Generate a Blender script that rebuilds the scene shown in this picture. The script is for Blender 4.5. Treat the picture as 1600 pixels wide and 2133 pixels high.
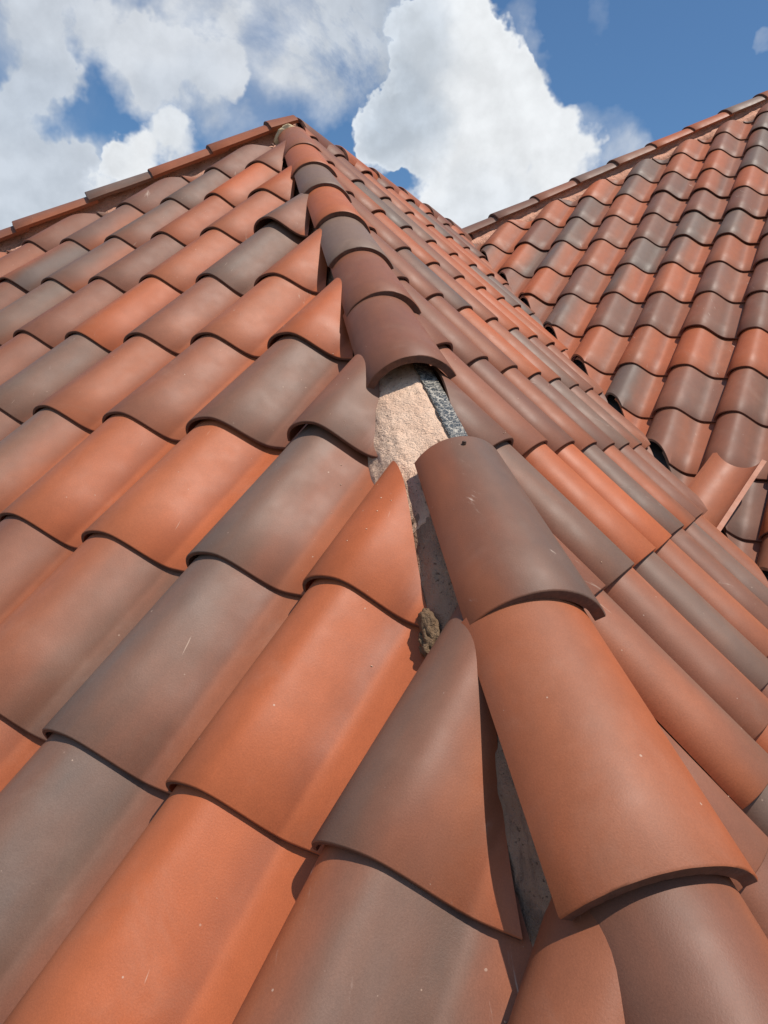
import bpy, bmesh, math, random
from mathutils import Vector, Matrix, noise

random.seed(11)
S = 0.35                      # metres per exposed tile length
Z0 = 4.0                      # height of the reference course above the ground
scene = bpy.context.scene
COL = scene.collection
for o in list(bpy.data.objects):
    bpy.data.objects.remove(o)

# ------------------------------------------------------------------ camera
R = Matrix(((0.87087154, 0.48569446, 0.07539003),
            (0.12833786, -0.07663825, -0.98876487),
            (-0.47445986, 0.87076258, -0.12907506)))
F_PX = 1520.12
CAM = Vector((1.94636787, -2.02504294, 1.53131263))


def W(x, y, z):
    return Vector((x * S, y * S, z * S + Z0))


cam_data = bpy.data.cameras.new('camera')
cam = bpy.data.objects.new('camera', cam_data)
COL.objects.link(cam)
cam_data.sensor_fit = 'VERTICAL'
cam_data.sensor_height = 24.0
cam_data.lens = 24.0 * F_PX / 2133.0
cam_data.clip_start = 0.02
cam_data.clip_end = 3000
m = Matrix((R[0], -R[1], -R[2])).transposed().to_4x4()
m.translation = W(*CAM)
cam.matrix_world = m
scene.camera = cam

# ------------------------------------------------------------------ light
SUN = Vector((0.36, 0.03, 0.93)).normalized()       # towards the sun
sun_el = math.asin(SUN.z)
sun_az = math.atan2(SUN.x, SUN.y)                   # from +Y towards +X
sd = bpy.data.lights.new('sun', 'SUN')
sd.energy = 4.6
sd.angle = math.radians(0.53)
sd.color = (1.0, 0.94, 0.85)
sun = bpy.data.objects.new('sun', sd)
sun.rotation_euler = (-SUN).to_track_quat('-Z', 'Y').to_euler()
sun.location = (0, 0, 30)
COL.objects.link(sun)

scene.view_settings.view_transform = 'Standard'
scene.view_settings.look = 'None'
scene.view_settings.exposure = 0.0
scene.view_settings.gamma = 1.0
scene.view_settings.use_curve_mapping = False


# ------------------------------------------------------------------ node helper
class NT:
    def __init__(self, tree):
        self.t = tree
        self.n = tree.nodes
        self.l = tree.links

    def _in(self, sock, v):
        if v is None:
            return
        if isinstance(v, bpy.types.NodeSocket):
            self.l.new(v, sock)
        else:
            sock.default_value = v

    def math(self, op, a, b=None, c=None, clamp=False):
        n = self.n.new('ShaderNodeMath')
        n.operation = op
        n.use_clamp = clamp
        for i, v in enumerate((a, b, c)):
            self._in(n.inputs[i], v)
        return n.outputs[0]

    def vmath(self, op, a, b=None, scale=None):
        n = self.n.new('ShaderNodeVectorMath')
        n.operation = op
        self._in(n.inputs[0], a)
        if b is not None:
            self._in(n.inputs[1], b)
        if scale is not None:
            self._in(n.inputs['Scale'], scale)
        return n.outputs['Value'] if op in ('DOT_PRODUCT', 'LENGTH') else n.outputs['Vector']

    def noise(self, vec, scale, detail=2.0, rough=0.5, lac=2.0, dist=0.0, color=False):
        n = self.n.new('ShaderNodeTexNoise')
        self._in(n.inputs['Vector'], vec)
        n.inputs['Scale'].default_value = scale
        n.inputs['Detail'].default_value = detail
        n.inputs['Roughness'].default_value = rough
        n.inputs['Lacunarity'].default_value = lac
        n.inputs['Distortion'].default_value = dist
        return n.outputs['Color' if color else 0]

    def maprange(self, v, a, b, c=0.0, d=1.0, smooth=True):
        n = self.n.new('ShaderNodeMapRange')
        n.interpolation_type = 'SMOOTHSTEP' if smooth else 'LINEAR'
        n.clamp = True
        self._in(n.inputs[0], v)
        for i, q in enumerate((a, b, c, d)):
            self._in(n.inputs[i + 1], q)
        return n.outputs[0]

    def mix(self, f, a, b, mode='MIX'):
        n = self.n.new('ShaderNodeMix')
        n.data_type = 'RGBA'
        n.blend_type = mode
        self._in(n.inputs[0], f)
        self._in(n.inputs[6], a)
        self._in(n.inputs[7], b)
        return n.outputs[2]

    def ramp(self, f, stops):
        n = self.n.new('ShaderNodeValToRGB')
        self._in(n.inputs[0], f)
        e = n.color_ramp.elements
        while len(e) < len(stops):
            e.new(0.5)
        for i, (p, c) in enumerate(stops):
            e[i].position = p
            e[i].color = (*c, 1.0)
        return n.outputs[0]

    def comb(self, x, y, z):
        n = self.n.new('ShaderNodeCombineXYZ')
        for i, v in enumerate((x, y, z)):
            self._in(n.inputs[i], v)
        return n.outputs[0]

    def attr(self, name):
        n = self.n.new('ShaderNodeAttribute')
        n.attribute_type = 'OBJECT'
        n.attribute_name = name
        return n.outputs['Fac']

    def bump(self, h, strength, dist, normal=None):
        n = self.n.new('ShaderNodeBump')
        n.inputs['Strength'].default_value = strength
        n.inputs['Distance'].default_value = dist
        self._in(n.inputs['Height'], h)
        if normal is not None:
            self._in(n.inputs['Normal'], normal)
        return n.outputs[0]


# ------------------------------------------------------------------ sky
world = bpy.data.worlds.new('World')
scene.world = world
world.use_nodes = True
wt = world.node_tree
wt.nodes.clear()
N = NT(wt)
sky = wt.nodes.new('ShaderNodeTexSky')
sky.sky_type = 'NISHITA'
sky.sun_disc = False
sky.sun_elevation = sun_el
sky.sun_rotation = sun_az
sky.altitude = 300
sky.air_density = 1.0
sky.dust_density = 1.0
sky.ozone_density = 1.6
tc = wt.nodes.new('ShaderNodeTexCoord')
DIR = N.vmath('NORMALIZE', tc.outputs['Generated'])


def pixdir(px, py):
    v = Vector(((px - 800) / F_PX, (py - 1066.5) / F_PX, 1.0))
    return (R.transposed() @ v).normalized()


# turbulent warp of the direction so that cloud outlines billow
wn1 = N.noise(DIR, 7.0, 5.0, 0.62, color=True)
wv = N.vmath('SUBTRACT', wn1, (0.5, 0.5, 0.5))
WD = N.vmath('NORMALIZE', N.vmath('ADD', DIR, N.vmath('SCALE', wv, scale=0.14)))


def blobs(lst, d):
    acc = None
    for (px, py, r, a) in lst:
        v = pixdir(px, py)
        dt = N.vmath('DOT_PRODUCT', d, tuple(v))
        ang = r / 1620.0
        g = N.maprange(dt, math.cos(ang * 1.25), math.cos(ang * 0.35), 0.0, a)
        acc = g if acc is None else N.math('ADD', acc, g)
    return acc


cumulus = [(955, 60, 95, 1.0), (1010, 150, 90, 1.0), (900, 205, 110, .9), (785, 235, 62, .9), (1050, 235, 95, 1.0),
           (1110, 150, 40, .6), (1140, 250, 60, .9), (1195, 275, 55, .8), (1090, 345, 125, 1.0), (960, 380, 95, 1.0),
           (1010, 470, 120, 1.0), (1190, 345, 60, .7), (860, 110, 70, .7), (800, 300, 50, .5), (870, 290, 50, .5),
           (330, 320, 85, .8), (260, 335, 50, .6), (430, 310, 60, .6), (345, 265, 45, .5), (1490, 243, 26, .7), (240, 400, 80, .6)]
veil = [(250, 260, 420, .16), (640, 180, 200, .22), (30, 70, 110, .85), (110, 30, 90, .7), (80, 150, 60, .7), (120, 190, 35, .5), (250, 75, 70, .8), (310, 105, 60, .7),
        (400, 45, 90, .9), (440, 120, 60, .7), (280, 170, 60, .8), (360, 175, 70, .8), (330, 230, 60, .7),
        (480, 150, 28, .7), (420, 220, 60, .5), (40, 290, 80, .7), (0, 420, 170, 1.0), (130, 430, 110, .9), (150, 340, 40, .6),
        (240, 430, 110, .9), (20, 230, 50, .5), (640, 40, 130, .6), (780, 50, 110, .85), (720, 110, 90, .5), (830, 15, 110, .8),
        (560, 40, 90, .35), (1240, 300, 90, .6), (1290, 330, 60, .5), (1060, 70, 60, .5), (1110, 110, 40, .4),
        (1245, 25, 40, .3), (1590, 75, 22, .5), (0, 190, 30, .5), (480, 260, 60, .4), (650, 150, 70, .3)]
fb = N.noise(DIR, 6.0, 9.0, 0.62, dist=0.35)
fb2 = N.noise(DIR, 13.0, 9.0, 0.64)
cb = blobs(cumulus, WD)
cu = N.math('ADD', cb, N.math('MULTIPLY', N.math('SUBTRACT', fb2, 0.5), 1.35))
soft = N.maprange(N.noise(DIR, 4.0, 3.0), 0.36, 0.60, 0.14, 0.95)
cu_a = N.maprange(cu, 0.34, N.math('ADD', 0.46, soft))
ve = N.math('MULTIPLY', blobs(veil, WD), N.maprange(fb, 0.30, 0.66, 0.12, 1.35, smooth=False))
# the rest of the sky carries the same broken cloud
inview = N.maprange(N.vmath('DOT_PRODUCT', DIR, tuple(pixdir(800, 250))), 0.72, 0.86)
wide = N.noise(DIR, 2.6, 8.0, 0.58, dist=0.3)
rest = N.math('MULTIPLY', N.maprange(wide, 0.50, 0.66, 0.0, 1.0), N.math('SUBTRACT', 1.0, inview))
ve_a = N.maprange(ve, 0.16, 1.35, 0.0, 0.82, smooth=False)
alpha = N.math('MAXIMUM', N.math('MAXIMUM', cu_a, ve_a), rest, clamp=True)
# relief of the billows: brighter towards the sun side, greyer below
up = N.vmath('ADD', DIR, (0.010, -0.004, 0.016))
rl = N.math('SUBTRACT', N.noise(DIR, 9.0, 9.0, 0.56), N.noise(up, 9.0, 9.0, 0.56))
shade = N.maprange(rl, -0.09, 0.09, 0.0, 1.0, smooth=False)
grey = blobs([(840, 255, 110, .75), (800, 120, 150, .45), (40, 330, 160, .35), (40, 100, 150, .3), (850, 60, 80, .35),
              (380, 230, 100, .3), (1000, 470, 120, .3)], WD)
rim = N.maprange(cu, 0.5, 1.15, 0.10, 0.0)
lum = N.math('ADD', N.math('MULTIPLY', shade, 0.15), N.math('ADD', 0.82, N.math('MULTIPLY', cu_a, 0.06)))
lum = N.math('ADD', lum, N.math('MULTIPLY', rim, cu_a))
lum = N.math('SUBTRACT', lum, N.math('MULTIPLY', grey, 0.22))
lum = N.math('MULTIPLY', N.math('MAXIMUM', lum, 0.35), 8.9)
ccol = N.mix(N.math('MULTIPLY', grey, 0.9, clamp=True), (0.97, 1.0, 1.03, 1), (0.84, 0.94, 1.06, 1))
cl = N.vmath('SCALE', ccol, scale=lum)
skyc = N.mix(1.0, sky.outputs[0], (0.68, 0.95, 1.13, 1), 'MULTIPLY')
fin = N.mix(alpha, skyc, cl)
bg = wt.nodes.new('ShaderNodeBackground')
bg.inputs['Strength'].default_value = 0.10
wt.links.new(fin, bg.inputs[0])
wo = wt.nodes.new('ShaderNodeOutputWorld')
wt.links.new(bg.outputs[0], wo.inputs[0])


# ------------------------------------------------------------------ materials
def new_mat(name):
    mt = bpy.data.materials.new(name)
    mt.use_nodes = True
    t = mt.node_tree
    t.nodes.clear()
    out = t.nodes.new('ShaderNodeOutputMaterial')
    b = t.nodes.new('ShaderNodeBsdfPrincipled')
    t.links.new(b.outputs[0], out.inputs[0])
    return mt, NT(t), b


def clay_material():
    mt, n, b = new_mat('flashed_clay')
    uvn = n.n.new('ShaderNodeUVMap')
    uv = uvn.outputs[0]
    sep = n.n.new('ShaderNodeSeparateXYZ')
    n.l.new(uv, sep.inputs[0])
    ux, uy = sep.outputs[0], sep.outputs[1]
    oi = n.n.new('ShaderNodeObjectInfo')
    rnd = oi.outputs['Random']
    off = n.comb(n.math('MULTIPLY', rnd, 37.0), n.math('MULTIPLY', rnd, 91.0), n.math('MULTIPLY', rnd, 13.0))
    puv = n.vmath('ADD', uv, off)
    stretched = n.vmath('ADD', n.comb(n.math('MULTIPLY', ux, 2.2), n.math('MULTIPLY', uy, 0.9), 0.0), off)
    wob = n.math('SUBTRACT', n.noise(stretched, 1.0, 2.0, 0.5), 0.5)
    pos = n.math('ADD', ux, n.math('MULTIPLY', wob, 0.42))
    dist = n.math('ABSOLUTE', n.math('SUBTRACT', pos, n.attr('fpos')))
    g = n.math('SUBTRACT', 1.0, n.maprange(dist, 0.0, n.attr('fwid')))
    amt = n.math('MULTIPLY', g, n.attr('flash'))
    cloud = n.math('MULTIPLY', n.math('SUBTRACT', n.noise(stretched, 2.3, 3.0, 0.55), 0.5), 0.35)
    amt = n.math('ADD', amt, n.math('MULTIPLY', cloud, n.math('ADD', 0.25, n.attr('flash'))), clamp=True)
    col = n.ramp(amt, [(0.0, (0.420, 0.108, 0.038)), (0.28, (0.365, 0.112, 0.048)), (0.55, (0.270, 0.098, 0.052)),
                       (0.78, (0.210, 0.099, 0.061)), (1.0, (0.176, 0.110, 0.080))])
    # rosier kiln tone on some tiles
    col = n.mix(n.attr('rose'), col, n.mix(1.0, col, (0.82, 0.92, 1.06, 1), 'MULTIPLY'))
    tone = n.attr('tone')
    col = n.mix(1.0, col, n.comb(tone, tone, tone), 'MULTIPLY')
    # soft mottling and fine grain of the fired slip
    mot = n.maprange(n.noise(puv, 9.0, 4.0, 0.6), 0.25, 0.75, 0.93, 1.07, smooth=False)
    grain = n.maprange(n.noise(n.vmath('ADD', uv, off), 150.0, 3.0, 0.7), 0.2, 0.8, 0.84, 1.16, smooth=False)
    mg = n.math('MULTIPLY', mot, grain)
    col = n.mix(1.0, col, n.comb(mg, mg, mg), 'MULTIPLY')
    # pale dust specks, chips and chalky scuffs
    tco = n.n.new('ShaderNodeTexCoord').outputs['Object']
    po = n.vmath('ADD', tco, off)
    vor = n.n.new('ShaderNodeTexVoronoi')
    n.l.new(po, vor.inputs['Vector'])
    vor.inputs['Scale'].default_value = 62.0
    vor.inputs['Randomness'].default_value = 1.0
    sc = n.n.new('ShaderNodeSeparateColor')
    n.l.new(vor.outputs['Color'], sc.inputs[0])
    rad = n.maprange(sc.outputs[0], 0.60, 1.0, 0.0, 0.11, smooth=False)
    speck = n.math('LESS_THAN', vor.outputs['Distance'], rad)
    dusty = n.noise(po, 9.0, 4.0, 0.65)
    speck = n.math('MULTIPLY', speck, n.maprange(dusty, 0.48, 0.60, 0.0, 0.70))
    col = n.mix(speck, col, (0.52, 0.36, 0.27, 1))
    film = n.math('MULTIPLY', n.maprange(n.noise(po, 5.5, 6.0, 0.68, dist=0.6), 0.52, 0.80, 0.0, 0.12), 1.0)
    col = n.mix(film, col, (0.46, 0.34, 0.27, 1))
    sv = n.vmath('ADD', n.comb(n.math('ADD', n.math('MULTIPLY', ux, 7.0), n.math('MULTIPLY', uy, 5.0)),
                               n.math('SUBTRACT', n.math('MULTIPLY', uy, 1.2), n.math('MULTIPLY', ux, 1.0)), 0.0), off)
    scf = n.maprange(n.noise(sv, 1.6, 7.0, 0.72, dist=0.5), 0.61, 0.72, 0.0, 1.0)
    scf = n.math('MULTIPLY', scf, n.maprange(n.noise(puv, 2.2, 1.0), 0.50, 0.62))
    scf = n.math('MULTIPLY', scf, n.attr('scuff'), clamp=True)
    col = n.mix(n.math('MULTIPLY', scf, 0.65), col, (0.60, 0.47, 0.38, 1))
    scr = n.noise(n.vmath('ADD', n.comb(n.math('ADD', n.math('MULTIPLY', ux, 26.0), n.math('MULTIPLY', uy, 6.0)), n.math('MULTIPLY', uy, 1.6), 0.0), off), 2.2, 2.0, 0.5)
    scr = n.maprange(scr, 0.75, 0.79)
    scr = n.math('MULTIPLY', scr, n.maprange(n.noise(puv, 5.0, 2.0), 0.52, 0.60))
    col = n.mix(n.math('MULTIPLY', scr, 0.5), col, (0.58, 0.42, 0.32, 1))
    # darker band along the pan of each S tile
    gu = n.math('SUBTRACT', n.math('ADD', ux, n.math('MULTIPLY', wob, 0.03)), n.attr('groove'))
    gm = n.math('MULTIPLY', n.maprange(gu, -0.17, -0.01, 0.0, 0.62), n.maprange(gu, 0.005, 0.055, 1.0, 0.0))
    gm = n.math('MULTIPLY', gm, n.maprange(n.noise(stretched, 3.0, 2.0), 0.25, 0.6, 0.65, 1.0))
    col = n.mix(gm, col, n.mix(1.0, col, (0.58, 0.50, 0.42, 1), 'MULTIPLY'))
    n.l.new(col, b.inputs['Base Color'])
    b.inputs['Specular IOR Level'].default_value = 0.33
    rg = n.maprange(n.noise(po, 14.0, 2.0, 0.6), 0.3, 0.7, 0.50, 0.58)
    rg = n.math('ADD', rg, n.math('MULTIPLY', film, 0.8))
    n.l.new(rg, b.inputs['Roughness'])
    b1 = n.bump(n.noise(po, 420.0, 2.0, 0.65), 0.20, 0.0010)
    b3 = n.bump(speck, 0.3, 0.0008, b1)
    n.l.new(b3, b.inputs['Normal'])
    return mt


def plain_material(name, c1, c2, scale, rough, bump=0.3, bd=0.004, metallic=0.0):
    mt, n, b = new_mat(name)
    tco = n.n.new('ShaderNodeTexCoord').outputs['Object']
    f = n.noise(tco, scale, 6.0, 0.65)
    n.l.new(n.mix(n.maprange(f, 0.3, 0.7), (*c1, 1), (*c2, 1)), b.inputs['Base Color'])
    b.inputs['Roughness'].default_value = rough
    b.inputs['Metallic'].default_value = metallic
    n.l.new(n.bump(n.noise(tco, scale * 2.5, 5.0, 0.65), bump, bd), b.inputs['Normal'])
    return mt


def mortar_material(name='mortar', tint=(1, 1, 1)):
    mt, n, b = new_mat(name)
    tco = n.n.new('ShaderNodeTexCoord').outputs['Object']
    f = n.noise(tco, 14.0, 6.0, 0.65)
    col = n.mix(n.maprange(f, 0.3, 0.72), (0.720, 0.470, 0.330, 1), (0.850, 0.600, 0.440, 1))
    f2 = n.noise(tco, 160.0, 3.0, 0.6)
    col = n.mix(n.maprange(f2, 0.60, 0.70, 0.0, 0.80), col, (0.17, 0.105, 0.07, 1))
    f3 = n.noise(tco, 6.0, 5.0, 0.7, dist=1.0)
    col = n.mix(n.maprange(f3, 0.56, 0.68, 0.0, 0.6), col, (0.25, 0.185, 0.15, 1))
    col = n.mix(1.0, col, (*tint, 1), 'MULTIPLY')
    n.l.new(col, b.inputs['Base Color'])
    b.inputs['Roughness'].default_value = 0.95
    b.inputs['Specular IOR Level'].default_value = 0.2
    h = n.math('ADD', n.noise(tco, 230.0, 3.0, 0.7), n.math('MULTIPLY', n.noise(tco, 45.0, 5.0, 0.65), 1.8))
    n.l.new(n.bump(h, 0.9, 0.006), b.inputs['Normal'])
    return mt


def foil_material():
    mt, n, b = new_mat('crackled_underlayment')
    tco = n.n.new('ShaderNodeTexCoord').outputs['Object']
    wv_ = n.vmath('ADD', tco, n.vmath('SCALE', n.noise(tco, 60.0, 3.0, 0.6, color=True), scale=0.02))
    v = n.n.new('ShaderNodeTexVoronoi')
    v.feature = 'DISTANCE_TO_EDGE'
    n.l.new(wv_, v.inputs['Vector'])
    v.inputs['Scale'].default_value = 62.0
    v2 = n.n.new('ShaderNodeTexVoronoi')
    v2.feature = 'DISTANCE_TO_EDGE'
    n.l.new(wv_, v2.inputs['Vector'])
    v2.inputs['Scale'].default_value = 130.0
    e = n.math('MINIMUM', v.outputs['Distance'], n.math('MULTIPLY', v2.outputs['Distance'], 1.2))
    f = n.maprange(e, 0.015, 0.045)
    patch = n.maprange(n.noise(tco, 70.0, 4.0, 0.7), 0.54, 0.64, 0.0, 0.75)
    f = n.math('SUBTRACT', f, patch, clamp=True)
    col = n.mix(f, (0.46, 0.41, 0.34, 1), (0.040, 0.046, 0.050, 1))
    n.l.new(col, b.inputs['Base Color'])
    b.inputs['Roughness'].default_value = 0.38
    n.l.new(n.bump(f, 0.4, 0.0015), b.inputs['Normal'])
    return mt


CLAY = clay_material()
MORTAR = mortar_material()
SHADEM = mortar_material('shaded_mortar', (0.46, 0.43, 0.41))  # same mortar, tinted down: shade beside the near hip put into its colour
GAPSHADE = mortar_material('gap_shade_mortar', (0.36, 0.33, 0.31))  # same mortar darker still, painting the shadowed gap under the upper hip tiles
PINK = mortar_material('pink_mortar', (0.86, 0.66, 0.62))
FOIL = foil_material()
FELT = plain_material('roofing_felt', (0.025, 0.024, 0.024), (0.05, 0.047, 0.045), 30, 0.9)
METAL = plain_material('galvanised_metal', (0.16, 0.17, 0.17), (0.27, 0.28, 0.28), 18, 0.5, 0.1, 0.002, 0.8)
CREAM = plain_material('cream_mortar', (0.62, 0.47, 0.27), (0.72, 0.58, 0.38), 40, 0.95, 0.8, 0.006)
UNLIT_EDGE = plain_material('unlit_clay_edge', (0.10, 0.040, 0.025), (0.16, 0.065, 0.04), 60, 0.85)  # tile ends coloured darker to paint in their unlit side
NAIL = plain_material('rusty_nail', (0.06, 0.03, 0.02), (0.10, 0.05, 0.03), 200, 0.7)
GRASS = plain_material('yard_ground', (0.10, 0.10, 0.055), (0.17, 0.14, 0.09), 0.6, 0.95)
WALL = plain_material('stucco', (0.52, 0.44, 0.34), (0.60, 0.52, 0.42), 5, 0.9)


# ------------------------------------------------------------------ scene helpers
WORLD_LOC = {}


def empty(name, loc, label, cat, group=None):
    o = bpy.data.objects.new(name, None)
    o.empty_display_size = 0.2
    o.location = loc
    COL.objects.link(o)
    o['label'] = label
    o['category'] = cat
    o['kind'] = 'thing'
    if group:
        o['group'] = group
    WORLD_LOC[o.name] = Vector(loc)
    return o


def link(name, mesh, mat, parent=None, matrix=None):
    """mesh in its own frame, matrix places that frame in the world"""
    o = bpy.data.objects.new(name, mesh)
    if mat is not None and not mesh.materials:
        mesh.materials.append(mat)
        if mat is CLAY:
            mesh.materials.append(UNLIT_EDGE)
    COL.objects.link(o)
    mw = matrix if matrix is not None else Matrix.Identity(4)
    if parent is not None:
        pl = WORLD_LOC[parent.name]
        o.parent = parent
        mw = Matrix.Translation(-pl) @ mw
    o.matrix_basis = mw
    WORLD_LOC[o.name] = (Matrix.Translation(WORLD_LOC[parent.name]) @ mw).translation if parent is not None else mw.translation.copy()
    return o


def flash_props(o, code=None, custom=None, tone_k=1.0):
    r = random
    if custom:
        f, p, w_ = custom[:3]
        rose, tone = custom[3:] if len(custom) > 3 else (r.uniform(0, .35), r.uniform(.96, 1.05))
    elif code == 'O':
        f, p, w_, rose, tone = r.uniform(.20, .55), r.choice((.05, .15, .3, .8, .95)), r.uniform(.25, .6), r.uniform(0, .8), r.uniform(.86, 1.03)
    elif code == 'R':
        f, p, w_, rose, tone = r.uniform(.55, .72), r.uniform(.1, .7), r.uniform(.8, 1.3), r.uniform(.3, 1), r.uniform(.84, 1.0)
    elif code == 'G':
        f, p, w_, rose, tone = r.uniform(.92, 1.08), r.uniform(.15, .6), r.uniform(.7, 1.1), r.uniform(0, .6), r.uniform(.88, 1.04)
    else:
        f, p, w_, rose, tone = r.uniform(.8, 1.0), r.choice((.1, .25, .6, .85)), r.uniform(.4, .65), r.uniform(.1, .9), r.uniform(.94, 1.05)
    tone *= tone_k
    o['flash'] = float(f)
    o['fpos'] = float(p)
    o['fwid'] = float(w_)
    o['rose'] = float(rose)
    o['tone'] = float(tone)
    o['scuff'] = float(r.random() < .14)
    return o


# ------------------------------------------------------------------ roof frames (in tile units)
P = 0.6748443899626896
CP, SP, TP = math.cos(P), math.sin(P), math.tan(P)
TW = 0.7331916741374747
X2 = 1.9524292848154272
APEX_A = 6.6
O2 = Vector((0.34791051, 2.62663782, 1.28388725))
O3 = Vector((-2.61855442, 11.41156582, 4.28223351))
YO = O3.y - O3.z / TP                     # horizontal offset of the far slope
X = Vector((1, 0, 0))
Y = Vector((0, 1, 0))
UPV = Vector((0, 0, 1))
PL1 = dict(o=Vector((0, 0, 0)), U=X, V=Vector((0, CP, SP)), N=Vector((0, -SP, CP)))
PL2 = dict(o=O2, U=Y, V=Vector((-CP, 0, SP)), N=Vector((SP, 0, CP)))
PL3 = dict(o=O3, U=X, V=Vector((0, CP, SP)), N=Vector((0, -SP, CP)))
XR = X2 - APEX_A
APEX = Vector((XR, APEX_A, APEX_A * TP))
JUNC = APEX + Vector((0, YO, 0))

D1 = {(0, -1): (0.034, -0.019), (0, 0): (0.021, -0.018), (0, 1): (-0.04, -0.01), (1, 0): (0.028, 0.028), (1, -1): (0.04, 0.011), (1, -2): (-0.019, 0.008), (2, -1): (0.054, 0.037), (2, -2): (-0.016, 0.01), (2, -3): (-0.077, 0.011), (2, -4): (-0.078, 0.0), (3, -2): (-0.014, 0.016), (3, -3): (-0.038, 0.014), (3, -4): (-0.027, -0.008), (3, -5): (-0.037, 0.01), (3, -6): (-0.013, 0.01), (4, -3): (-0.033, -0.067), (4, -4): (-0.013, 0.0), (4, -5): (-0.01, 0.004), (4, -6): (0.014, 0.002), (4, -7): (0.013, 0.013), (4, -8): (-0.016, 0.03), (5, -4): (-0.017, 0.017), (5, -5): (0.006, -0.011), (5, -6): (0.044, -0.026), (5, -7): (0.06, -0.034), (5, -8): (0.023, -0.019), (5, -9): (0.024, 0.014), (6, -5): (-0.013, -0.073), (6, -6): (0.05, -0.031), (6, -7): (0.092, -0.053), (6, -8): (0.069, -0.054), (7, -6): (0.011, -0.111), (7, -7): (0.092, -0.139)}
D3 = {(1, -1): (0.038, 0.015), (1, 0): (0.026, 0.054), (1, 1): (0.021, 0.03), (1, 2): (0.023, 0.031), (1, 3): (0.002, 0.021), (1, 4): (-0.011, 0.007), (1, 5): (-0.031, -0.027), (2, -1): (0.041, 0.094), (2, 0): (0.03, 0.098), (2, 1): (0.017, 0.043), (2, 2): (0.025, 0.041), (2, 3): (0.009, 0.029), (2, 4): (0.013, -0.014), (2, 5): (-0.01, -0.005), (3, 0): (0.008, 0.087), (3, 1): (0.001, 0.034), (3, 2): (0.005, 0.058), (3, 3): (0.015, -0.004), (3, 4): (0.0, -0.022), (4, 2): (0.013, 0.003), (4, 3): (0.011, 0.0), (4, 4): (-0.005, -0.021), (5, 3): (-0.001, 0.008), (5, 4): (-0.001, -0.002), (6, 4): (-0.033, -0.022), (0, 0): (0.027, -0.007), (0, 1): (-0.001, 0.012), (0, 2): (0.005, 0.027), (0, 3): (-0.014, 0.04), (0, 4): (-0.024, 0.0), (0, 5): (-0.011, 0.007), (-1, 1): (0.009, -0.012), (-1, 2): (-0.001, 0.035), (-1, 3): (-0.005, 0.025), (-1, 4): (-0.021, 0.027), (-1, 5): (-0.022, 0.005), (-2, 2): (0.011, -0.027), (-2, 3): (0.007, 0.021), (-2, 4): (-0.032, 0.0), (-2, 5): (0.012, -0.043), (-3, 3): (-0.011, -0.03), (-3, 4): (-0.028, -0.023), (-3, 5): (0.011, -0.037), (-4, 4): (-0.032, -0.022), (-4, 5): (-0.004, -0.028), (-5, 5): (-0.009, -0.083)}


def node_shift(D, j, c):
    """how far the corner of a tile sits off the regular grid (hand-laid courses wander a little)"""
    if D is None:
        h = noise.noise(Vector((j * 3.1 + 7.7, c * 2.3 + 1.3, 5.5)))
        g = noise.noise(Vector((j * 2.7 + 1.7, c * 3.3 + 9.3, 2.5)))
        return h * 0.03, g * 0.03
    if (j, c) in D:
        return D[(j, c)]
    sw = su = sv = 0.0
    for (a, b), (du, dv) in D.items():
        d2 = (a - j) ** 2 + (b - c) ** 2
        w_ = math.exp(-d2 / 2.0)
        sw += w_
        su += w_ * du
        sv += w_ * dv
    if sw < 1e-4:
        return 0.0, 0.0
    k = min(1.0, sw * 1.5)
    return su / sw * k, sv / sw * k


# ------------------------------------------------------------------ the S tile
TH = 0.025          # clay thickness
LAP = 0.16
DROP = TH + 0.003
HARCH = 0.200


def s_profile():
    pts = []
    c = 0.325
    for k in range(15):                      # rising side of the barrel, lip to crest
        a = math.radians(4 + 86 * k / 14)
        pts.append((c - 0.335 * math.cos(a), 0.016 + (HARCH - 0.016) * math.sin(a) ** 0.92))
    for k in range(1, 17):                   # falling side into the pan
        t = k / 16
        u = c + t * 0.52
        pts.append((u, HARCH * (0.5 + 0.5 * math.cos(math.pi * t ** 0.96)) ** 0.96))
    pts += [(0.90, 0.000), (0.965, 0.002), (1.05, 0.006)]
    return pts


PROF = s_profile()
NP = len(PROF)


def prof_normals():
    out = []
    for i in range(NP):
        a = PROF[max(0, i - 1)]
        b = PROF[min(NP - 1, i + 1)]
        tx, ty = (b[0] - a[0]) * TW, b[1] - a[1]
        l = math.hypot(tx, ty)
        out.append((-ty / l, tx / l))
    return out


PNOR = prof_normals()


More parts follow.
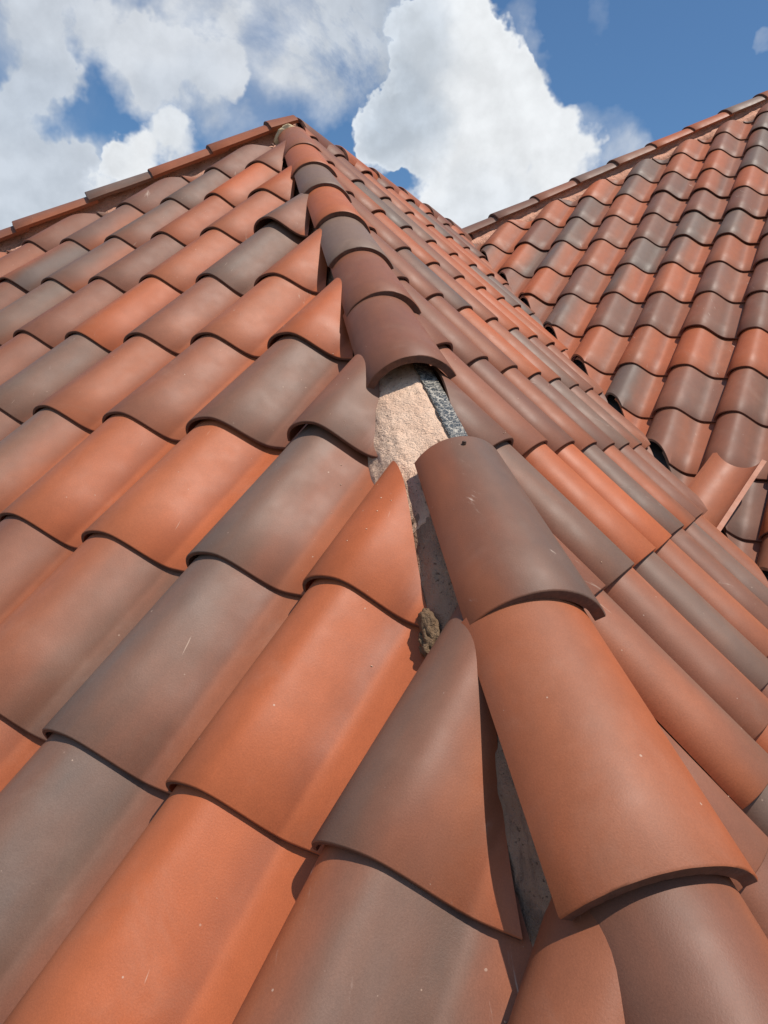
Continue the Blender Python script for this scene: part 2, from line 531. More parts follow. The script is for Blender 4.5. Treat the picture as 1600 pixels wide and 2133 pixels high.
def s_tile_mesh(name, corners, tilt=(0, 0)):
    """corners: grid shifts ((du,dv) at butt-left, butt-right, head-left, head-right)"""
    bm = bmesh.new()
    uvl = bm.loops.layers.uv.new('UVMap')
    (l0, r0, l1, r1) = corners
    rows = [(-0.0, 0.005), (0.005, 0.0), (0.35, 0.0), (0.75, 0.0), (1.0 + LAP, 0.0)]

    def place(u, s, n):
        a = u
        du0 = l0[0] * (1 - a) + r0[0] * a
        dv0 = l0[1] * (1 - a) + r0[1] * a
        du1 = l1[0] * (1 - a) + r1[0] * a
        dv1 = l1[1] * (1 - a) + r1[1] * a
        taper = 0.035 * s * max(0.0, 1 - u / 0.5)
        uu = u * TW + taper + du0 * (1 - s) + du1 * s
        vv = s + dv0 * (1 - s) + dv1 * s
        nn = n + TH - s * DROP + tilt[0] * (1 - s) * (1 + 0.3 * math.sin(3 * u)) + tilt[1] * (1 - s) * (u - .5)
        return Vector((uu * S, vv * S, nn * S))

    top, bot, info = [], [], {}
    for (s, ins) in rows:
        rt, rb = [], []
        for (u, h), (nu, nh) in zip(PROF, PNOR):
            v = bm.verts.new(place(u - nu * ins / TW, s, h - nh * ins))
            info[v] = (u, s)
            rt.append(v)
            th = TH - 0.004
            v = bm.verts.new(place(u - nu * th / TW, s, h - nh * th))
            info[v] = (u, s)
            rb.append(v)
        top.append(rt)
        bot.append(rb)
    nr = len(rows)
    butt = []
    for i in range(nr - 1):
        for k in range(NP - 1):
            bm.faces.new((top[i][k], top[i][k + 1], top[i + 1][k + 1], top[i + 1][k]))
            bm.faces.new((bot[i][k + 1], bot[i][k], bot[i + 1][k], bot[i + 1][k + 1]))
        bm.faces.new((bot[i][0], top[i][0], top[i + 1][0], bot[i + 1][0]))
        bm.faces.new((top[i][-1], bot[i][-1], bot[i + 1][-1], top[i + 1][-1]))
    for k in range(NP - 1):
        bm.faces.new((bot[0][k], bot[0][k + 1], top[0][k + 1], top[0][k])).material_index = 1
        bm.faces.new((top[-1][k], top[-1][k + 1], bot[-1][k + 1], bot[-1][k]))
    for f in bm.faces:
        f.smooth = True
        for lp in f.loops:
            lp[uvl].uv = info[lp.vert]
    bm.normal_update()
    for e in bm.edges:
        if len(e.link_faces) == 2 and e.calc_face_angle(0) > math.radians(50):
            e.smooth = False
    return bm


def cut(bm, mat, planes):
    """planes in world metres: (point, outward normal); keeps the inner side and caps the cut"""
    inv = mat.inverted()
    rot = inv.to_3x3()
    for (co, no) in planes:
        geom = bm.verts[:] + bm.edges[:] + bm.faces[:]
        res = bmesh.ops.bisect_plane(bm, geom=geom, dist=1e-6, plane_co=inv @ co, plane_no=rot @ no,
                                     clear_outer=True, clear_inner=False)
        edges = [e for e in res['geom_cut'] if isinstance(e, bmesh.types.BMEdge) and e.is_valid]
        if edges:
            try:
                r = bmesh.ops.triangle_fill(bm, edges=edges, use_beauty=True)
                for g in r['geom']:
                    if isinstance(g, bmesh.types.BMFace):
                        g.smooth = False
                for e in edges:
                    e.smooth = False
            except Exception:
                pass
    return len(bm.verts) > 3


def finish(bm, name):
    me = bpy.data.meshes.new(name)
    bm.normal_update()
    bm.to_mesh(me)
    bm.free()
    return me


def vplane(p, lat, off, side):
    """vertical cut plane parallel to a hip or valley line: keeps lat*side < -off"""
    n = lat * side
    return (W(*(p - n * off)), n)


# ------------------------------------------------------------------ things: the two roofs
near = empty('tiled_roof', W(1.0, 2.0, -3.2), 'nearer hipped roof of flashed terracotta S tiles with one hip tile missing', 'roof')
far = empty('tiled_roof', W(2.0, 10.0, -3.2), 'second terracotta tiled roof rising beyond the valley at the right', 'roof')

LAT_N = Vector((1, 1, 0)).normalized()          # across the near hip, + is to the right looking up
D_N = Vector((-1, 1, TP)).normalized()
UP_N = D_N.cross(LAT_N) * -1
UP_N = LAT_N.cross(D_N)
LAT_L = Vector((1, -1, 0)).normalized()         # across the left hips (near roof and far roof)
D_L = Vector((1, 1, TP)).normalized()
UP_L = LAT_L.cross(D_L)
H0 = Vector((X2, 0, 0))
V0 = Vector((X2, YO, 0))                        # a point of the valley line
ROWLO = -5
DECK = -0.06


def deck(name, parent, pts, nrm, mat=FELT):
    bm = bmesh.new()
    lo = [bm.verts.new(W(*(p + nrm * DECK))) for p in pts]
    l2 = [bm.verts.new(W(*(p + nrm * (DECK - 0.08)))) for p in pts]
    bm.faces.new(lo)
    bm.faces.new(l2[::-1])
    k = len(pts)
    for i in range(k):
        bm.faces.new((lo[i], l2[i], l2[(i + 1) % k], lo[(i + 1) % k]))
    bmesh.ops.recalc_face_normals(bm, faces=bm.faces)
    c = W(*pts[0])
    for v in bm.verts:
        v.co -= c
    return link(name, finish(bm, name), mat, parent, Matrix.Translation(c))


zlo = ROWLO * SP
ylo = ROWLO * CP
e_ = 0.0
s1 = deck('roof_slope', near, [Vector((XR - (APEX_A - ylo), ylo, zlo)), Vector((X2 - ylo, ylo, zlo)), APEX], PL1['N'])
s2 = deck('roof_slope', near, [H0 + Vector((-ylo, ylo, zlo)), Vector((X2 - ylo, YO + ylo, zlo)), JUNC, APEX], PL2['N'])
NW = Vector((-SP, 0, CP))
s4 = deck('roof_slope', near, [Vector((XR - (APEX_A - ylo), ylo, zlo)), APEX, JUNC, Vector((XR - (APEX_A - ylo), YO + APEX_A, zlo))], NW)
TOP3 = 5.5
TT = JUNC + Vector((TOP3, TOP3, TOP3 * TP))
z3lo = -11 * SP + O3.z
y3lo = z3lo / TP + YO
s3 = deck('roof_slope', far, [Vector((X2 - z3lo / TP, y3lo, z3lo)), Vector((9.5, y3lo, z3lo)), Vector((9.5, TT.y, TT.z)), TT, JUNC], PL3['N'])

FL1 = {(-1, -2): 'O', (-1, -1): (.96, .50, .95, .5, .96), (-1, 0): (.2, .1, .4, .0, .98), (-1, 1): (.92, .58, .78, .5, .98), (-1, 2): (.40, .3, 1.2, .2, .84),
       (0, -3): 'R', (0, -2): (.80, .95, 1.3), (0, -1): (.93, .14, 1.3, .5, .98), (0, 0): (.15, .1, .4, .1, .98), (0, 1): (.80, .08, 1.05, .4, .95),
       (1, -5): 'R', (1, -4): (1., .1, 1.0), (1, -3): (.3, .1, .6), (1, -2): (.28, .1, .7), (1, -1): (1.0, .16, 1.1, .3, 1.0), (1, 0): (.05, .1, .2, .0, .97),
       (2, -6): 'R', (2, -5): (.95, .3, 1.2), (2, -4): (.60, .12, .9), (2, -3): (.58, .3, .9), (2, -2): (.80, .5, 1.2), (2, -1): (.80, .5, 1.0),
       (3, -7): 'G', (3, -6): 'R', (3, -5): (.35, .1, .5), (3, -4): (.65, .2, .9), (3, -3): (.35, .3, .6), (3, -2): (.25, .1, .4),
       (4, -9): 'R', (4, -8): 'M', (4, -7): 'M', (4, -6): 'R', (4, -5): (.4, .2, .8), (4, -4): (.95, .4, 1.1), (4, -3): (.35, .1, .5),
       (5, -10): 'R', (5, -9): 'R', (5, -8): 'M', (5, -7): 'G', (5, -6): 'O', (5, -5): 'O', (5, -4): 'G',
       (6, -8): 'R', (6, -7): 'G', (6, -6): 'O', (6, -5): 'O', (7, -7): 'R', (7, -6): 'R', (7, -8): 'R', (8, -8): 'R', (8, -7): 'R'}
rows3 = {1: (-2, 'ORGRRGG'), 0: (-1, 'MMOGMO'), 2: (-2, 'OOGORRR'), 3: (-1, 'ROGROO'), 4: (1, 'GOOG'), 5: (2, 'ORG'),
         -1: (0, 'ORMORRO'), -2: (0, 'OGRRRR'), -3: (1, 'OOOOO'), -4: (2, 'OGRRG'), -5: (3, 'ORRR')}
FL3 = {}
for jr, (c0, st) in rows3.items():
    for kk, ch in enumerate(st):
        FL3[(jr, c0 + kk)] = ch
FL2 = {(-1, -2): 'R', (0, -2): 'R', (-2, -3): 'R', (-1, -1): (.95, .3, 1.0), (-1, 0): (.1, .2, .3), (-1, 1): (.05, .2, .3), (-1, 2): 'G', (-1, 3): 'O', (-1, 4): 'R',
       (-2, -2): (.85, .5, .9), (-2, -1): (.6, .1, .5), (-2, 0): 'G', (-2, 1): 'O', (-2, 2): 'R',
       (0, -1): 'R', (1, -1): 'R', (1, 0): 'R', (1, 1): 'R', (1, 2): 'R', (2, 1): 'G', (2, 0): 'R', (2, 2): 'R', (0, 1): 'R', (0, 2): 'R', (0, 3): 'R', (0, 4): 'G', (0, 0): 'R', (-3, -3): 'R', (-3, -2): 'G'}


SCUFFED = {(a_, b_, c_) for a_, l_ in ((s2.name, ((-1, 1), (-1, 2), (-2, 2), (-2, 3), (0, 3), (1, 3))),
                                      (s3.name, ((-1, 3), (-2, 3), (-2, 2), (-2, 4), (-5, 4), (1, 0), (-3, 4)))) for b_, c_ in l_}
SCUFFED |= {(s1.name, 7, -7), (s1.name, 6, -7), (s1.name, 6, -8), (s1.name, 3, -3), (s1.name, 3, -2)}


def lay(pl, slope, D, FL, rows, cols, planes_fn, tilt_fn=None, skip_fn=None, mix='OOORRRGGM'):
    up_n = pl['N']
    base = Matrix((pl['U'], pl['V'], pl['N'])).transposed().to_4x4()
    count = 0
    for j in rows:
        for c in cols:
            org = pl['o'] + pl['U'] * (c * TW) + pl['V'] * j
            mat = base.copy()
            mat.translation = W(*org)
            planes = planes_fn(j, c)
            if skip_fn and skip_fn(j, c):
                continue
            # corner tests against the cut planes
            quad = [org + pl['U'] * (a * TW) + pl['V'] * b for a in (-0.05, 1.08) for b in (-0.05, 1 + LAP)]
            status = 'in'
            for (co, no) in planes:
                dd = [(W(*q) - co).dot(no) for q in quad]
                if min(dd) > -0.05 * S:
                    status = 'out'
                    break
                if max(dd) > -0.12 * S:
                    status = 'cut'
            if status == 'out':
                continue
            cs = (node_shift(D, j, c), node_shift(D, j, c + 1), node_shift(D, j + 1, c), node_shift(D, j + 1, c + 1))
            tilt = (random.uniform(0, .004) + (.012 if random.random() < .08 else 0), random.uniform(-.005, .005))
            if tilt_fn:
                tilt = tilt_fn(j, c) or tilt
            bm = s_tile_mesh('roof_tile', cs, tilt)
            if status == 'cut':
                if not cut(bm, mat, planes):
                    bm.free()
                    continue
            if len(bm.faces) < 6:
                bm.free()
                continue
            me = finish(bm, 'roof_tile')
            o = link('roof_tile', me, CLAY, slope, mat)
            fl = FL.get((j, c))
            if isinstance(fl, tuple):
                flash_props(o, custom=fl)
            else:
                flash_props(o, fl or random.choice(mix), tone_k=.93 if pl is PL3 else 1.0)
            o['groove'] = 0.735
            if (slope.name, j, c) in SCUFFED:
                o['scuff'] = 1.5
            count += 1
    return count


rj = random.Random(5)
CUTL = {j: rj.uniform(.25, .28) for j in range(-8, 12)}
CUTL[0] = .375
CUTL[-1] = .40
CUTL[1] = .335
CUTL[2] = .31


def planes1(j, c):
    n = (LAT_N - PL1['N'] * .2 * LAT_N.dot(PL1['N']) - D_N * (.03 if j == 1 else .16)).normalized()
    sj = j * CP / .6153 + .35
    hp = H0 + D_N * sj - LAT_N * CUTL[j] - UP_N * CUTL[j] * .40
    m2 = (LAT_L - PL1['N'] * LAT_L.dot(PL1['N'])).normalized()
    return [(W(*hp), n), (W(*(APEX + LAT_L * .33 - UP_L * .16)), -m2)]


def planes2(j, c):
    hip = vplane(H0, LAT_N, .12, -1)
    # the valley: diagonal in plan, the slope ends where the open valley begins
    vl = Vector((1, 1, 0)).normalized()
    off = .275 + .03 * math.sin(j * 2.3)
    return [hip, (W(*(V0 - vl * off)), vl), (W(XR + .24, 0, 0), Vector((-1, 0, 0)))]


def planes3(j, c):
    vl = Vector((1, 1, 0)).normalized()
    return [(W(*(V0 + vl * .03)), -vl), (W(*(JUNC + LAT_L * .34 - UP_L * .165)), -(LAT_L - PL3['N'] * LAT_L.dot(PL3['N'])).normalized())]


def tilt1(j, c):
    return {(2, -1): (.030, -.01), (5, -4): (.045, 0), (3, -2): (.012, 0)}.get((j, c))


def skip1(j, c):
    # slivers too small to keep are left out of the courses along the hip
    q = Vector((c * TW, j * CP, j * SP))
    return (q - H0).dot(LAT_N) > -CUTL[j] - .12


n1 = lay(PL1, s1, D1, FL1, range(-4, 9), range(-18, 8), planes1, tilt1, skip1)
n2 = lay(PL2, s2, None, FL2, range(-6, 7), range(-7, 14), planes2, mix='OORRRRGM')
n3 = lay(PL3, s3, D3, FL3, range(-10, 9), range(-4, 11), planes3, mix='OORRRGGM')
print('tiles', n1, n2, n3)


# ------------------------------------------------------------------ barrel (hip and ridge) tiles
def circle3(a, b, c):
    ax, ay = a
    bx, by = b
    cx, cy = c
    d = 2 * (ax * (by - cy) + bx * (cy - ay) + cx * (ay - by))
    ux = ((ax * ax + ay * ay) * (by - cy) + (bx * bx + by * by) * (cy - ay) + (cx * cx + cy * cy) * (ay - by)) / d
    uy = ((ax * ax + ay * ay) * (cx - bx) + (bx * bx + by * by) * (ax - cx) + (cx * cx + cy * cy) * (bx - ax)) / d
    r = math.hypot(ax - ux, ay - uy)
    t0 = math.atan2(ay - uy, ax - ux)
    t1 = math.atan2(cy - uy, cx - ux)
    while t0 < t1:
        t0 += 2 * math.pi
    return ux, uy, r, t0, t1


def barrel_bm(sec0, sec1, s0, s1, origin, d, lat, upv, th=0.052, seg=26, rough=0.0, seed=0):
    """sec: three (lat, up) points left, crest, right of the outer surface"""
    bm = bmesh.new()
    uvl = bm.loops.layers.uv.new('UVMap')
    c0, c1 = circle3(*sec0), circle3(*sec1)
    rows = [(0.0, .006), (0.006, 0.0), (.25, 0), (.5, 0), (.75, 0), (1.0, 0)]
    L = s1 - s0
    info = {}
    top, bot = [], []
    for (t, ins) in rows:
        rt, rb = [], []
        for k in range(seg + 1):
            q = k / seg
            pp = []
            for (ux, uy, r, t0, t1) in (c0, c1):
                a = t0 + (t1 - t0) * q
                pp.append((ux, uy, r, a))
            for which in (0, 1):
                pos = Vector((0, 0, 0))
                for (ux, uy, r, a), wgt in zip(pp, (1 - t, t)):
                    rr = r - (ins if which == 0 else th)
                    pos += Vector((ux + rr * math.cos(a), uy + rr * math.sin(a), 0)) * wgt
                s = s0 + L * t
                if t <= 0.011 and rough:
                    s += rough * noise.noise(Vector((q * 16, seed * 7.1, which * 1.3)))
                if q in (0.0, 1.0) and rough:
                    pos.y += rough * 0.5 * noise.noise(Vector((s * 9, seed * 3.3, q)))
                wp = origin + d * s + lat * pos.x + upv * pos.y
                v = bm.verts.new(W(*wp))
                info[v] = (q, t * 1.15)
                (rt if which == 0 else rb).append(v)
        top.append(rt)
        bot.append(rb)
    for i in range(len(rows) - 1):
        for k in range(seg):
            bm.faces.new((top[i][k], top[i][k + 1], top[i + 1][k + 1], top[i + 1][k]))
            bm.faces.new((bot[i][k + 1], bot[i][k], bot[i + 1][k], bot[i + 1][k + 1]))
        bm.faces.new((bot[i][0], top[i][0], top[i + 1][0], bot[i + 1][0]))
        bm.faces.new((top[i][-1], bot[i][-1], bot[i + 1][-1], top[i + 1][-1]))
    for k in range(seg):
        bm.faces.new((bot[0][k], bot[0][k + 1], top[0][k + 1], top[0][k])).material_index = 1
        bm.faces.new((top[-1][k], top[-1][k + 1], bot[-1][k + 1], bot[-1][k]))
    for f in bm.faces:
        f.smooth = True
        for lp in f.loops:
            lp[uvl].uv = info[lp.vert]
    bmesh.ops.recalc_face_normals(bm, faces=bm.faces)
    for e in bm.edges:
        if len(e.link_faces) == 2 and e.calc_face_angle(0) > math.radians(50):
            e.smooth = False
    return bm


def place_barrel(name, bm, parent, origin, fl):
    c = W(*origin)
    for v in bm.verts:
        v.co -= c
    o = link(name, finish(bm, name), CLAY, parent, Matrix.Translation(c))
    if isinstance(fl, tuple):
        flash_props(o, custom=fl)
    else:
        flash_props(o, fl)
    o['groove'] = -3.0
    return o


def head_of(sec, k=.84, crest=-.052):
    a, b, c = sec
    cx = b[0]
    return ((cx + (a[0] - cx) * k, a[1] - .01), (cx, b[1] + crest), (cx + (c[0] - cx) * k, c[1] - .02))


GEN = ((-.315, .06), (-.04, .28), (.285, .135))
HIPS = [  # butt position along the hip, butt section, flash
    (-2.80, GEN, 'O'), (-1.78, GEN, 'R'),
    (-.76, ((-.33, .04), (-.04, .26), (.27, .11)), (.62, .3, 1.2, .7, .80)),
    (.271, ((-.358, .059), (-.04, .284), (.276, .141)), (.36, .45, .5, .5, .95)),
    (1.36, ((-.30, .061), (-.006, .283), (.299, .139)), (.92, .78, .95, .5, .84)),
    (3.375, ((-.333, .022), (-.035, .290), (.225, .178)), (.50, .5, 1.8, .9, .82)),
    (4.413, ((-.286, .054), (-.031, .279), (.267, .146)), (.44, .5, 1.8, .9, .86)),
    (5.371, ((-.283, .071), (-.041, .269), (.272, .129)), (1.05, .5, 2.2, .0, 1.12)),
    (6.318, ((-.274, .086), (-.045, .275), (.257, .114)), (.15, .5, 1.0)),
    (7.308, ((-.285, .080), (-.055, .265), (.247, .112)), (1.05, .5, 2.2, .0, 1.08)),
    (8.226, ((-.290, .050), (-.065, .256), (.235, .135)), (.25, .5, 1.0)),
    (9.263, ((-.270, .02), (-.055, .232), (.20, .15)), (.60, .5, 1.2))]
for i, (s, sec, fl) in enumerate(HIPS):
    hd = head_of(sec)
    ln = 1.14
    if abs(s - 1.36) < .01:
        hd = ((-.245, .086), (-.06, .262), (.215, .160))
    if i == len(HIPS) - 1:
        ln = 1.20
    bm = barrel_bm(sec, hd, s, s + ln, H0, D_N, LAT_N, UP_N, rough=.0015, seed=i)
    o = place_barrel('hip_tile', bm, near, H0 + D_N * s, fl)
    if abs(s - 1.36) < .01:
        A_TILE = o
        o['label'] = 'dark brown hip tile with a nail in its exposed upper end'

GENL = ((-.29, .140), (0.0, .305), (.29, .140))
GC = (1.05, .5, 2.0, .2, 1.0)
left_fl = ['R', (.3, .5, 1.6, .8, .95), GC, 'R', 'R', 'O', 'R', 'G', 'O', 'R', 'R', 'O']
ss = [-1.17, -2.02, -2.89, -3.87, -4.8, -5.75, -6.7, -7.65, -8.6, -9.55, -10.5]
for i, s in enumerate(ss):
    top_end = s + 1.08
    ja, jb, jc = (random.uniform(-.012, .012) for _ in range(3))
    G2 = tuple((p_ + ja, q_ + jb) for p_, q_ in GENL)
    H2 = tuple((p_ + jc, q_) for p_, q_ in head_of(GENL))
    bm = barrel_bm(G2, H2, s, top_end, APEX, D_L, LAT_L, UP_L, rough=.008, seed=30 + i)
    place_barrel('hip_tile', bm, near, APEX + D_L * s, left_fl[i % len(left_fl)])
bm = barrel_bm(GENL, head_of(GENL), -.30, .10, APEX, D_L, LAT_L, UP_L, rough=.008, seed=29)
place_barrel('hip_tile', bm, near, APEX, 'R')

RG = ((-.29, -.02), (0.0, .25), (.29, -.02))
for i in range(7):
    s = .02 + i * 1.0 if i else -.05
    e = s + 1.12
    if i == 6:
        e = YO + .1
    if s >= e:
        continue
    bm = barrel_bm(RG, head_of(RG), s, min(e, YO + .1), APEX, Y, X, UPV, rough=.008, seed=50 + i)
    place_barrel('ridge_tile', bm, near, APEX + Y * s, 'RORRGRO'[i])

fl3 = [(.8, .5, 2., .8, .95), (.8, .5, 2., .7, .95), (.62, .5, 2., .2, 1.05), (.95, .5, 2., .5, 1.15), (.85, .5, 2., .0, 1.25), 'O', 'O', (1.05, .5, 2., .3, 1.2), 'R', 'O']
for i in range(9):
    s = -.22 + i * 1.035
    ja, jb, jc = (random.uniform(-.012, .012) for _ in range(3))
    G2 = tuple((p_ + ja, q_ + jb) for p_, q_ in GENL)
    H2 = tuple((p_ + jc, q_) for p_, q_ in head_of(GENL))
    bm = barrel_bm(G2, H2, s, s + 1.14, JUNC, D_L, LAT_L, UP_L, rough=.008, seed=70 + i)
    place_barrel('hip_tile', bm, far, JUNC + D_L * s, fl3[i])

# nail in the head of the dark hip tile
def disc(name, center, axis, r, h, mat, parent):
    bm = bmesh.new()
    bmesh.ops.create_cone(bm, cap_ends=True, segments=10, radius1=r, radius2=r * .85, depth=h)
    q = Vector((0, 0, 1)).rotation_difference(axis).to_matrix().to_4x4()
    q.translation = center
    return link(name, finish(bm, name), mat, parent, q)


disc('nail', W(*(H0 + D_N * 2.425 + LAT_N * -.045 + UP_N * .268)), (UP_N + D_N * .25).normalized(), .0042, .010, NAIL, A_TILE)


# ------------------------------------------------------------------ mortar
def mortar_strip(name, parent, origin, d, lat, upv, sec, s0, s1, step, amp, seed, mat=MORTAR, fine=.5, sub=3):
    """lofted rough bed: sec is a list of (lat, up)"""
    bm = bmesh.new()
    prof = []
    for i in range(len(sec) - 1):
        for k in range(sub):
            t = k / sub
            prof.append((sec[i][0] * (1 - t) + sec[i + 1][0] * t, sec[i][1] * (1 - t) + sec[i + 1][1] * t))
    prof.append(sec[-1])
    n = max(2, int((s1 - s0) / step))
    grid = []
    for i in range(n + 1):
        s = s0 + (s1 - s0) * i / n
        row = []
        for k, (a, b) in enumerate(prof):
            q = Vector((s * 2.2, a * 6 + seed * 9.1, b * 6))
            nz = noise.fractal(q, 1.0, 2.0, 4)
            nz2 = noise.fractal(q * 5.5, .9, 2.0, 3) * fine
            nx = noise.fractal(q * 2.1 + Vector((31, 7, 3)), 1.0, 2.0, 3)
            edge = 1.0 if 0 < k < len(prof) - 1 else 0.3
            wp = origin + d * (s + nx * .02) + lat * (a + nx * amp * .8) + upv * (b + (nz + nz2) * amp * edge)
            row.append(bm.verts.new(W(*wp)))
        grid.append(row)
    for i in range(n):
        for k in range(len(prof) - 1):
            f = bm.faces.new((grid[i][k], grid[i][k + 1], grid[i + 1][k + 1], grid[i + 1][k]))
            f.smooth = True
    # closed underside
    lo = []
    for i in (0, n):
        s = s0 + (s1 - s0) * i / n
        lo.append([bm.verts.new(W(*(origin + d * s + lat * prof[k][0] + upv * (min(prof[0][1], prof[-1][1]) - .05)))) for k in (0, -1)])
    bm.faces.new((lo[0][0], lo[1][0], lo[1][1], lo[0][1]))
    bm.faces.new([lo[0][0], lo[0][1]] + grid[0][::-1])
    bm.faces.new([lo[1][1], lo[1][0]] + grid[n])
    bm.faces.new([lo[0][0]] + [g[0] for g in grid] + [lo[1][0]])
    bm.faces.new([lo[1][1]] + [g[-1] for g in grid][::-1] + [lo[0][1]])
    bmesh.ops.recalc_face_normals(bm, faces=bm.faces)
    c = W(*(origin + d * s0))
    for v in bm.verts:
        v.co -= c
    return link(name, finish(bm, name), mat, parent, Matrix.Translation(c))


SEC_N = [(-.37, -.30), (-.335, -.14), (-.30, -.055), (-.24, .015), (-.15, .075), (-.05, .118), (.10, .118), (.14, .06), (.24, -.10), (.30, -.28)]
mb = mortar_strip('mortar_bed', near, H0, D_N, LAT_N, UP_N, SEC_N, -4.0, 2.5, .02, .018, 1, SHADEM, fine=.8, sub=4)
SEC_U = [(-.33, -.30), (-.27, -.20), (-.20, -.09), (-.14, .02), (-.06, .10), (.08, .10), (.14, .05), (.24, -.10), (.30, -.28)]
mu = mortar_strip('mortar_bed', near, H0, D_N, LAT_N, UP_N, SEC_U, 2.4, 10.55, .03, .022, 11, GAPSHADE, fine=.8)
SEC_L = [(-.40, -.30), (-.30, -.05), (-.16, .12), (0, .22), (.07, .18), (.10, .05), (.13, -.02), (.22, -.05), (.30, -.08), (.37, -.12), (.39, -.30)]
ml = mortar_strip('mortar_bed', near, APEX, D_L, LAT_L, UP_L, SEC_L, -11.2, .1, .04, .030, 2, PINK)
SEC_3 = [(-.40, -.30), (-.30, -.05), (-.16, .12), (0, .22), (.07, .18), (.10, .06), (.13, -.01), (.22, -.03), (.31, -.05), (.38, -.09), (.41, -.30)]
m3 = mortar_strip('mortar_bed', far, JUNC, D_L, LAT_L, UP_L, SEC_3, -.2, 8.8, .04, .036, 3, PINK)
SEC_R = [(-.40, -.45), (-.30, -.20), (-.16, .05), (0, .14), (.12, .08), (.17, -.06), (.24, -.14), (.32, -.22), (.34, -.42)]
mr = mortar_strip('mortar_bed', near, APEX, Y, X, UPV, SEC_R, 0.0, YO + .05, .05, .028, 4, PINK)

SEC_M = [(-.40, -.30), (-.365, -.16), (-.33, -.085), (-.29, -.025), (-.24, .020), (-.17, .055), (-.10, .092), (-.03, .126), (.10, .128), (.13, .04)]
mm_ = mortar_strip('mortar_bed', near, H0, D_N, LAT_N, UP_N, SEC_M, 2.12, 3.75, .012, .009, 7, MORTAR, fine=.6, sub=7)

# crackled underlayment strip left bare along the board
bm = bmesh.new()
g = []
for i in range(70):
    s = 2.35 + 1.35 * i / 69
    row = []
    wl = -.005 + .016 * noise.noise(Vector((s * 5, 1, 1))) + .014 * noise.noise(Vector((s * 21, 5, 1)))
    wr = .105 + .004 * noise.noise(Vector((s * 3, 2, 2)))
    for k in range(5):
        a = wl + (wr - wl) * k / 4
        b = .142 + .004 * noise.noise(Vector((s * 9, a * 20, 3)))
        row.append(bm.verts.new(W(*(H0 + D_N * s + LAT_N * a + UP_N * b))))
    a = wr + .004
    row.append(bm.verts.new(W(*(H0 + D_N * s + LAT_N * a + UP_N * (b - .09)))))
    g.append(row)
for i in range(69):
    for k in range(5):
        f = bm.faces.new((g[i][k], g[i][k + 1], g[i + 1][k + 1], g[i + 1][k]))
        f.smooth = True
c = W(*(H0 + D_N * 3))
for v in bm.verts:
    v.co -= c
foil = link('underlayment_strip', finish(bm, 'underlayment_strip'), FOIL, near, Matrix.Translation(c))
foil['label'] = 'black and silver crackled membrane strip bare beside the exposed mortar'
mm_['label'] = 'sunlit beige mortar laid bare where one hip tile is missing'
sol = foil.modifiers.new('thickness', 'SOLIDIFY')
sol.thickness = .002

# cream daub at the very top where hip and ridge meet
def blob(name, parent, center, rad, scale, mat, seed, amp=.35, rot=None):
    bm = bmesh.new()
    bmesh.ops.create_icosphere(bm, subdivisions=4, radius=1.0)
    for v in bm.verts:
        n_ = noise.fractal(v.co * 1.7 + Vector((seed * 5.3, 0, 0)), 1.0, 2.0, 5)
        v.co = v.co * (1 + amp * n_)
        v.co = Vector((v.co.x * scale[0], v.co.y * scale[1], v.co.z * scale[2])) * rad
    for f in bm.faces:
        f.smooth = True
    mm = (rot or Matrix.Identity(3)).to_4x4()
    mm.translation = center
    return link(name, finish(bm, name), mat, parent, mm)


rotN = Matrix((LAT_N, D_N, UP_N)).transposed()
blob('mortar_daub', near, W(*(H0 + D_N * 10.44 + LAT_N * -.06 + UP_N * .02)), .26 * S, (.80, .11, .68), CREAM, 3, .18, rotN)

DARKM = mortar_material('weathered_mortar', (0.24, 0.22, 0.18))
blob('mortar_lump', near, W(*(H0 + D_N * 1.55 + LAT_N * -.365 + UP_N * -.12)), .065 * S, (.55, 1.5, .9), DARKM, 5, .28, rotN)
blob('mortar_lump', near, W(*(H0 + D_N * 1.47 + LAT_N * -.385 + UP_N * -.14)), .05 * S, (.7, 1.3, .8), DARKM, 6, .5, rotN)

# ------------------------------------------------------------------ valley flashing
bm = bmesh.new()
vd = Vector((-1, 1, TP)).normalized()      # up along the valley
vl = Vector((1, 1, 0)).normalized()
rows_ = []
for i in range(2):
    s = (-9.0, 10.6)[i]
    p0 = V0 + vd * s
    row = []
    for a, hgt in ((-1.1, None), (-.04, None), (0, .05), (.04, None), (.8, None)):
        # both slopes rise away from the valley: height above the line is |a| * TP / sqrt2
        z = abs(a) * TP / math.sqrt(2)
        z = z + (-.02 if hgt is None else .045)
        row.append(bm.verts.new(W(*(p0 + vl * a + Vector((0, 0, z))))))
    rows_.append(row)
for k in range(4):
    bm.faces.new((rows_[0][k], rows_[0][k + 1], rows_[1][k + 1], rows_[1][k]))
c = W(*V0)
for v in bm.verts:
    v.co -= c
vf = link('valley_flashing', finish(bm, 'valley_flashing'), METAL, near, Matrix.Translation(c))
sol = vf.modifiers.new('thickness', 'SOLIDIFY')
sol.thickness = .0015

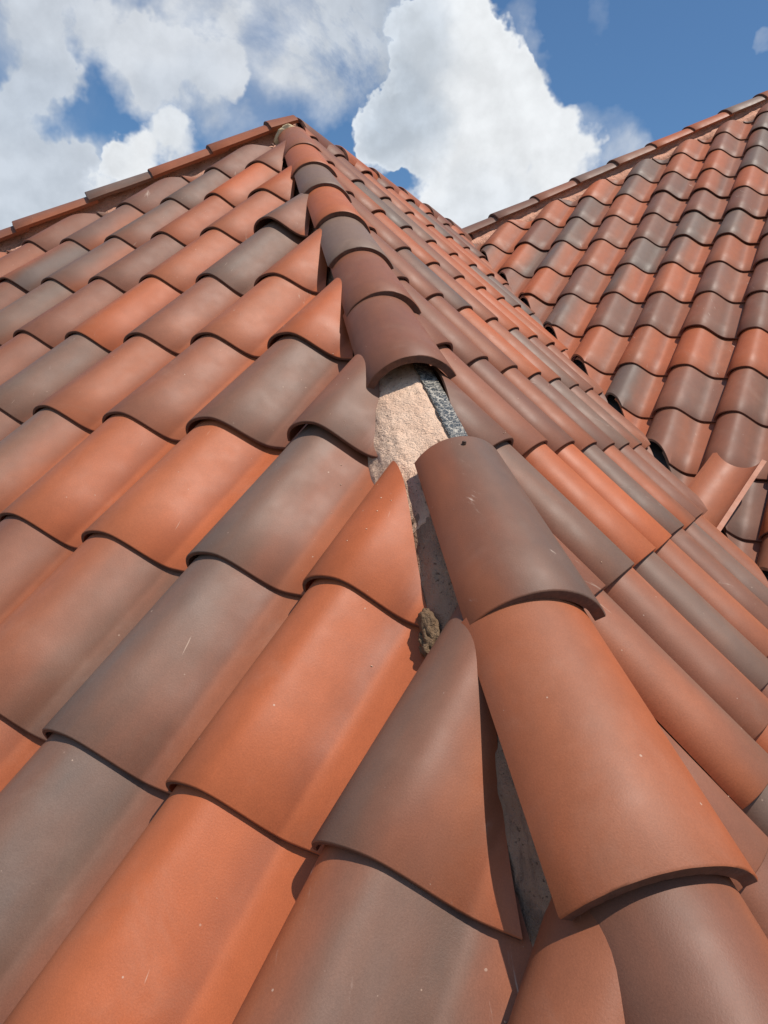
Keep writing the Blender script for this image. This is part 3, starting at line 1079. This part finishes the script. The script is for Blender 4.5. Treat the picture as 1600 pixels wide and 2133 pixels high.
# ------------------------------------------------------------------ the loose barrel tile lying in the valley
UR = Vector((1.737, 7.03, 1.35))
ULp = Vector((1.335, 7.15, 1.38))
LR = Vector((1.425, 6.12, .62))
ax = (UR - LR).normalized()
wv3 = (UR - ULp)
wv3 = (wv3 - ax * wv3.dot(ax))
hw = .305
wv3.normalize()
nn3 = wv3.cross(ax)
if nn3.z < 0:
    nn3 = -nn3
cent_lo = LR - wv3 * hw
sec_c = ((hw, 0.0), (0, -.21), (-hw, 0.0))
bm = barrel_bm(((-hw, 0.0), (0, .21), (hw, 0.0)), ((-hw * .97, 0.0), (0, .20), (hw * .97, 0.0)), 0.0, 1.23, cent_lo, ax, -wv3, -nn3, rough=.006, seed=99)
cw = W(*cent_lo)
for v in bm.verts:
    v.co -= cw
lt = bpy.data.objects.new('ridge_tile', finish(bm, 'ridge_tile'))
lt.data.materials.append(CLAY)
lt.data.materials.append(UNLIT_EDGE)
lt.location = cw
COL.objects.link(lt)
WORLD_LOC[lt.name] = cw
flash_props(lt, custom=(.34, .5, 1.6, .7, 1.18))
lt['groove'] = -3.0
lt['label'] = 'loose brown barrel ridge tile lying hollow side up in the valley between the roofs'
lt['category'] = 'roof tile'
hole = disc('nail_hole', W(*(cent_lo + ax * 1.10 + wv3 * .03 - nn3 * .165)), nn3, .0045, .004, NAIL, lt)

# ------------------------------------------------------------------ crumbs of mortar scattered beside the hip
bpy.context.view_layer.update()
dg = bpy.context.evaluated_depsgraph_get()
rc = random.Random(21)
bm = bmesh.new()
cc = W(*(H0 + D_N * 2))
for i in range(50):
    s_ = rc.uniform(-.6, 4.4) if i % 3 else rc.gauss(2.6, .5)
    side = -1 if rc.random() < .75 else 1
    la = side * (rc.uniform(.36, .50) + abs(rc.gauss(0, .35)) * (1 if i % 4 == 0 else .25))
    p_ = W(*(H0 + D_N * s_ + LAT_N * la)) + Vector((0, 0, .25))
    hit, loc, nor, idx, ob, mt_ = scene.ray_cast(dg, p_, Vector((0, 0, -1)), distance=.6)
    if not hit or ob.name.startswith('hip_tile'):
        continue
    r_ = rc.uniform(.0006, .0016) * (1.6 if rc.random() < .1 else 1)
    mtx = Matrix.Translation(loc - cc + nor * r_ * .3) @ Matrix.Rotation(rc.uniform(0, 6), 4, 'Z') @ Matrix.Diagonal((r_, r_ * rc.uniform(.6, 1), r_ * .6, 1))
    res = bmesh.ops.create_icosphere(bm, subdivisions=1, radius=1.0, matrix=mtx)
    for v in res['verts']:
        v.co += Vector((rc.uniform(-1, 1), rc.uniform(-1, 1), rc.uniform(-1, 1))) * r_ * .25
crumbs = link('mortar_crumbs', finish(bm, 'mortar_crumbs'), MORTAR, None, Matrix.Translation(cc))
crumbs['kind'] = 'stuff'
crumbs['label'] = 'tiny pale crumbs of mortar scattered over the tiles beside the hip'

# ------------------------------------------------------------------ ground
bm = bmesh.new()
bmesh.ops.create_grid(bm, x_segments=2, y_segments=2, size=1200)
gr = link('ground', finish(bm, 'ground'), GRASS)
gr['kind'] = 'structure'
